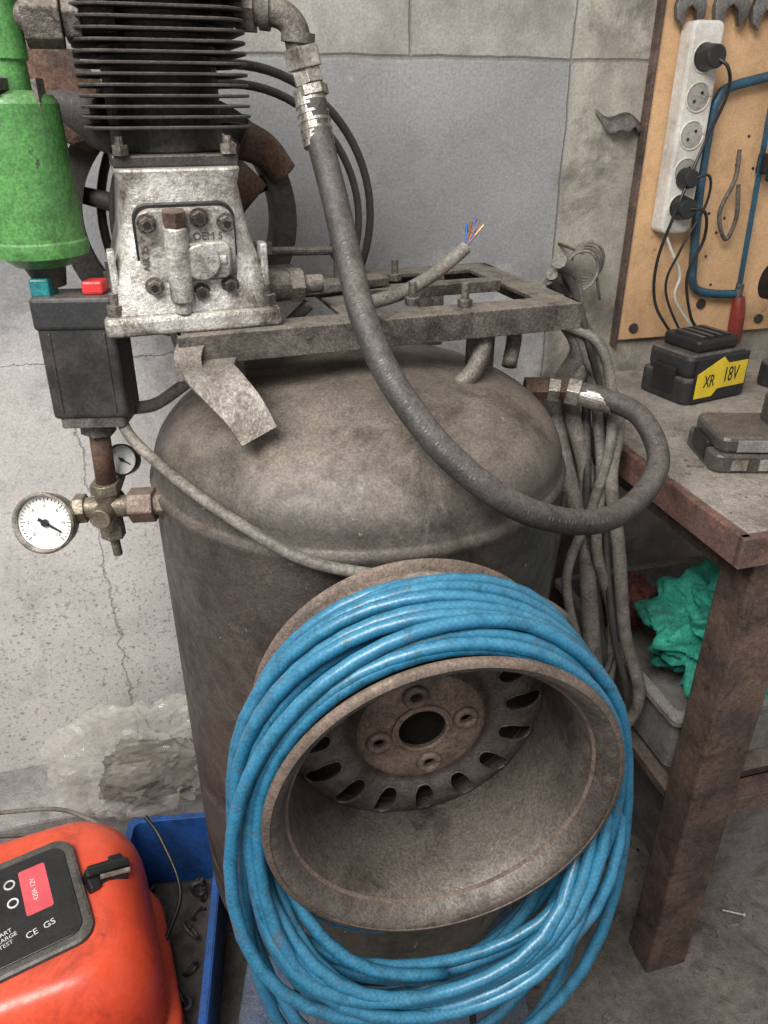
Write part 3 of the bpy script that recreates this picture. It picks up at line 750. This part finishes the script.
# ---------------------------------------------------------------- pegboard and tools
pb=empty('tool_board')
box('board',.865,1.75,1.385,1.399,1.066,1.95,m_ply,pb,bevel=.002)
box('board_edge_left',.859,.866,1.380,1.399,1.055,1.95,m_wood,pb,bevel=.001)
bm=bmesh.new()
for x,z in ((.90,1.09),(1.05,1.13),(1.2,1.09)): acyl(bm,(x,1.381,z),(x,1.386,z),.010,n=16)
for i in range(30):
    x=random.uniform(.89,1.3); z=random.uniform(1.1,1.65); acyl(bm,(x,1.3835,z),(x,1.3855,z),.0028,n=8)
mk('board_screws',bm,m_dark,pb)
st=empty('power_strip',(.933,1.362,1.45),(RAD(90),0,0))
prism('strip_body',rsq(.031,.172,.012),-.021,.018,m_ps,st,bevel=.005)
bm=bmesh.new(); b2m=bmesh.new(); b3m=bmesh.new()
for k in range(5):
    y=-.125+.0605*k
    P=[(.0235*math.cos(RAD(t)),y+.0235*math.sin(RAD(t)),.0185) for t in range(0,361,15)]; asweep(bm,P,.0018,6)
    acyl(b2m,(0,y,.0175),(0,y,.0186),.021,n=28)
    for a in (45,225): acyl(b3m,(.0095*math.cos(RAD(a)),y+.0095*math.sin(RAD(a)),.018),(.0095*math.cos(RAD(a)),y+.0095*math.sin(RAD(a)),.0192),.003,n=10)
mk('socket_rings',bm,m_ps,st,smooth=True); mk('socket_wells',b2m,M('socket_face',(.36,.34,.30),None,10,.5,0,0,fine=.2),st); mk('socket_holes',b3m,m_blackc,st)
bm=bmesh.new(); 
for y,l in ((.1175,.035),(-.125,.03)):
    acyl(bm,(0,y,.018),(0,y,.018+l),.0215,.018,n=24)
acyl(bm,(0,-.075,.018),(.0,-.075,.045),.019,.015,n=24)
mk('plugs',bm,m_blackc,st,bevel=.002)
tube('lead_1',[(0,.1175,.045),(.02,.10,.06),(.035,.06,.05),(.02,-.02,.03),(-.015,-.12,.035),(-.03,-.22,.02),(-.02,-.30,.02),(.02,-.36,.03),(.05,-.40,.03)],.003,m_blackc,st)
tube('lead_2',[(0,-.125,.045),(.03,-.13,.055),(.05,-.18,.04),(.035,-.25,.03),(.06,-.33,.03),(.09,-.37,.03),(.05,-.39,.03)],.003,m_blackc,st)
tube('lead_3',[(-.01,-.17,.0),(-.0,-.20,.012),(.03,-.25,.014),(.03,-.30,.014),(.10,-.38,.02)],.003,m_ps,st)
tube('lead_4',[(.0,-.075,.04),(.03,-.07,.05),(.04,-.12,.04),(.01,-.2,.03),(.0,-.28,.02),(.07,-.40,.03)],.0025,m_blackc,st)
sw=empty('hacksaw',(0,1.372,0))
tube('saw_frame',[(1.115,-.004,1.545),(1.09,-.004,1.54),(1.01,-.004,1.522),(.992,-.004,1.505),(.985,-.004,1.47),(.987,-.004,1.36),(1.002,-.004,1.22),(1.010,-.004,1.178),(1.03,-.004,1.160),(1.075,-.004,1.152),(1.115,-.004,1.150)],.0085,m_saw,sw,n=8,sub=6)
bm=bmesh.new(); 
v=[bm.verts.new(p) for p in ((1.098,-.006,1.545),(1.110,-.006,1.545),(1.128,-.006,1.15),(1.116,-.006,1.15))]; bm.faces.new(v)
r_=bmesh.ops.extrude_face_region(bm,geom=bm.faces[:]); bmesh.ops.translate(bm,verts=[e for e in r_['geom'] if isinstance(e,bmesh.types.BMVert)],vec=(0,.0015,0))
mk('saw_blade',bm,m_saw,sw)
bm=bmesh.new(); acyl(bm,(1.104,-.006,1.53),(1.103,-.006,1.56),.007,n=12); acyl(bm,(1.122,-.006,1.13),(1.122,-.006,1.17),.008,n=12)
mk('saw_tension_pins',bm,m_iron,sw)
tube('saw_handle',[(1.122,-.010,1.145),(1.124,-.012,1.125),(1.127,-.012,1.09),(1.130,-.012,1.05),(1.130,-.012,1.035)],lambda t:.011+.004*math.sin(t*3.1),m_redh,sw,n=12)
tube('hanging_hook',[(1.06,-.002,1.42),(1.055,-.012,1.37),(1.035,-.012,1.31),(1.06,-.012,1.26),(1.075,-.012,1.30),(1.065,-.012,1.36)],.004,m_iron,sw,n=8)
def wrench(name,x,zt,s):
    e=empty(name,(x,1.368,zt),(RAD(90),0,RAD(0))); e.scale=(s,s,1)
    wo=[(-.011,.17),(-.011,.025),(-.024,.012),(-.029,-.008),(-.024,-.028),(-.013,-.036),(-.010,-.014),(0,-.006),(.010,-.014),(.016,-.034),(.028,-.022),(.029,-.002),(.022,.014),(.011,.025),(.011,.17)]
    prism('jaw',wo,-.006,.006,m_steel,e,bevel=.0015)
    cyl('peg',(0,.165,-.016),(0,.165,.02),.005,m_iron,e,n=10)
    return e
wrench('wrench',.905,1.650,1.0); wrench('wrench.001',.985,1.655,1.2); wrench('wrench.002',1.06,1.65,1.15); wrench('wrench.003',1.13,1.655,1.1)
cl=empty('spring_clamp',(1.14,1.37,1.395))
bm=bmesh.new(); abox(bm,-.03,.05,-.02,.01,-.018,.018); acyl(bm,(-.02,-.025,-.03),(-.02,-.025,.03),.008,n=12); mk('clamp_body',bm,m_blackc,cl,bevel=.004)
bm=bmesh.new(); g=[]
for i in range(17):
    t=i/16; w=.026*max(0,math.sin(math.pi*min(1,t*.93+.03)))**.6+.001
    zc=1.489-.022*t-.008*math.sin(t*7)
    g.append([bm.verts.new((.765+.098*t,1.396-.026*math.sin(t*3.1)*s,zc-(s)*w+.004*math.sin(t*19)*s)) for s in (0,.35,.7,1)])
for i in range(16):
    for k in range(3): bm.faces.new((g[i][k],g[i+1][k],g[i+1][k+1],g[i][k+1]))
o=mk('tape_scrap',bm,m_scrap,smooth=True); o.modifiers.new('s','SOLIDIFY').thickness=.0015

# ---------------------------------------------------------------- orange machine bottom-left
om=empty('battery_charger',C(-.575,.725,0),(0,0,RAD(8)))
def shell(name,hx,hy,z0,z1,cr,mat,parent,dome=.04,n=10):
    bm=bmesh.new(); prev=None
    rows=[(0.985,z0)]
    H=z1-z0
    for k in range(9):
        a=RAD(90*k/8); rows.append((1-(1-math.cos(a))*.30, z0+H-dome*2.2+dome*2.2*math.sin(a)))
    rows.insert(1,(1.0,z0+.01))
    for s,z in rows:
        q=[bm.verts.new((x*s,y*s,z)) for x,y in rsq(hx,hy,cr,n)]
        if prev:
            for k in range(len(q)): bm.faces.new((prev[k],prev[(k+1)%len(q)],q[(k+1)%len(q)],q[k]))
        else: bm.faces.new(q[::-1])
        prev=q
    c=bm.verts.new((0,0,z1+.006))
    for k in range(len(prev)): bm.faces.new((prev[k],prev[(k+1)%len(prev)],c))
    return mk(name,bm,mat,parent,smooth=True)
shell('upper_shell',.210,.180,.225,.43,.10,m_orange,om,dome=.050)
shell('lower_shell',.226,.190,.02,.215,.10,m_orange,om,dome=.012)
bm=bmesh.new(); aprism(bm,rsq(.202,.172,.10),.20,.235); mk('seam_band',bm,m_blackc,om)
bm=bmesh.new(); aprism(bm,rsq(.19,.165,.09),.0,.022); mk('base_foot',bm,m_blackc,om)
pn=empty('panel',(-.005,-.015,.434),(RAD(4),RAD(0),RAD(8)),om)
prism('panel_plate',rsq(.130,.095,.030),-.012,.010,m_black,pn,bevel=.006)
prism('panel_inset',rsq(.115,.080,.02),.009,.012,m_blackc,pn,bevel=.002)
prism('panel_label',rsq(.019,.040,.004),.012,.0128,m_label,pn,loc=(.065,.020,0))
text('panel_text','420A 12V',.010,m_txt,pn,(.063,.020,.0131),(0,0,RAD(90)),.0001)
text('panel_text2','CE  GS',.014,m_txt,pn,(.060,-.048,.0125),(0,0,RAD(8)),.0001)
text('panel_text3','START\nCHARGE\nTEST',.009,m_txt,pn,(.012,-.040,.0125),(0,0,RAD(8)),.0001)
bm=bmesh.new()
for x,y in ((.032,.045),(.005,.045),(.032,.012),(.005,.012)):
    P=[(x+.007*math.cos(RAD(t)),y+.007*math.sin(RAD(t)),.0125) for t in range(0,361,20)]; asweep(bm,P,.0014,6)
mk('panel_buttons',bm,m_txt,pn)
bm=bmesh.new(); 
mt=Matrix.Translation((.158,.020,.424))@Matrix.Rotation(RAD(20),4,'Y')@Matrix.Rotation(RAD(15),4,'Z')@Matrix.Scale(1.25,4)
abox(bm,-.022,.022,-.016,.016,-.024,.004,mt); abox(bm,-.030,.026,-.006,.006,-.01,.012,mt); acyl(bm,mt@Vector((-.026,.004,.006)),mt@Vector((.024,.0,.008)),.006,n=12)
abox(bm,-.030,-.016,-.022,-.006,-.02,.008,mt); abox(bm,.006,.024,.006,.020,-.02,.006,mt)
mk('clamp_socket',bm,m_blackc,om,bevel=.003)
bm=bmesh.new(); acyl(bm,mt@Vector((-.014,-.010,.008)),mt@Vector((.022,-.012,.008)),.004,n=10); mk('clamp_pin',bm,m_zinc,om)

# blue crate
cr=openbox('blue_crate',-.245,-.070,.66,1.13,.0,.25,.006,m_bluec,lip=.008,rot=-9,taper=.01)
bm=bmesh.new()
random.seed(9)
for i in range(46):
    c=Vector((random.uniform(-.06,.05),random.uniform(-.20,.17),random.uniform(.10,.16))); 
    q=Quaternion((random.random(),random.random(),random.random(),random.random())).normalized()
    P=[c+q@Vector((.011*math.cos(RAD(t)),.019*math.sin(RAD(t)),0)) for t in range(0,361,20)]; asweep(bm,P,.0035,6)
mk('chain_links',bm,m_dark,cr,smooth=True)
bm=bmesh.new(); abox(bm,-.070,.065,-.21,.21,.01,.10); mk('crate_contents',bm,m_dark,cr,bevel=.01)
tube('crate_lead',[(-.05,.20,.30),(-.02,.17,.27),(.02,.09,.22),(.0,.0,.19),(.04,-.08,.17)],.004,m_blackc,cr)
pl=empty('pallet',(0,0,0),(0,0,-PS))
bm=bmesh.new()
for k in range(5): abox(bm,-.245+.100*k,-.155+.100*k,.72,1.25,.115,.14)
mk('deck_boards',bm,m_bluew,pl,bevel=.003)
bm=bmesh.new()
for y in (.73,.95,1.18): abox(bm,-.245,.245,y,y+.06,.02,.115)
abox(bm,-.245,.245,.72,1.25,0,.02)
mk('bearers',bm,m_wood,pl,bevel=.003)
# plastic bag with contents
bagE=empty('plastic_bag',(-.185,1.255,.20))
bm=bmesh.new(); bmesh.ops.create_icosphere(bm,subdivisions=5,radius=1)
for v in bm.verts:
    d=v.co.normalized(); 
    a=math.atan2(d.y,d.x)
    rid=abs(noise.noise(Vector((math.cos(a)*3.2+d.z,math.sin(a)*3.2,d.z*1.1+4))))
    rid2=abs(noise.noise(Vector((d.x*7+d.z*2,d.y*7,d.z*5))))
    s=1.05+.15*noise.noise(Vector((d.x*2,d.y*2,d.z*2)))-.34*rid-.16*rid2
    v.co=Vector((math.copysign(abs(d.x)**.8,d.x)*.18*s,math.copysign(abs(d.y)**.8,d.y)*.085*s,math.copysign(abs(d.z)**.7,d.z)*.12*s+.11))
mk('bag_film',bm,m_bag,bagE,smooth=False)
blob('bag_contents',(.02,.0,.068),(.105,.05,.058),.35,2,M('sack_brown',(.13,.105,.08),(.06,.05,.04),14,.8,0,.4),bagE,sub=5,seed=2,power=.8,oct=2)
wc=empty('white_canister',(-.50,1.12,.0)); lathe('canister_body',[(0,0),(.05,0),(.052,.01),(.052,.17),(.045,.19),(.03,.20),(.03,.215),(0,.215)],m_ps,wc,n=32)
wires=empty('loose_wires')
tube('wire_a',[(-.62,1.2,.30),(-.52,1.17,.32),(-.42,1.15,.33),(-.32,1.12,.34),(-.25,1.08,.32),(-.22,1.06,.29),(-.205,1.05,.265)],.004,m_cable,wires)
tube('wire_b',[(-.62,1.17,.27),(-.52,1.15,.285),(-.42,1.12,.30),(-.33,1.09,.31),(-.27,1.06,.29),(-.23,1.05,.27)],.0035,m_rub,wires)

# ---------------------------------------------------------------- light, world, camera
w=bpy.data.worlds.new('World'); scn.world=w; w.use_nodes=True
w.node_tree.nodes['Background'].inputs[0].default_value=(1,.985,.965,1); w.node_tree.nodes['Background'].inputs[1].default_value=.55
def area(name,loc,tgt,size,e,col):
    l=bpy.data.lights.new(name,'AREA'); l.shape='RECTANGLE'; l.size=size[0]; l.size_y=size[1]; l.energy=e; l.color=col
    o=bpy.data.objects.new(name,l); scn.collection.objects.link(o); o.location=loc
    o.rotation_euler=(Vector(tgt)-Vector(loc)).to_track_quat('-Z','Y').to_euler()
area('daylight_area',(-.8,-.3,2.8),(.1,1.0,.9),(1.5,.9),98,(1,.985,.96))  # added area light standing in for soft daylight, no real fixture
cam=bpy.data.cameras.new('camera'); co=bpy.data.objects.new('camera',cam); scn.collection.objects.link(co)
cam.sensor_fit='VERTICAL'; cam.sensor_height=36; cam.sensor_width=27; cam.lens=36*769/1024; cam.clip_start=.01
co.location=(0,0,1.5); co.rotation_euler=(RAD(90-28.1),0,-PS)
scn.camera=co
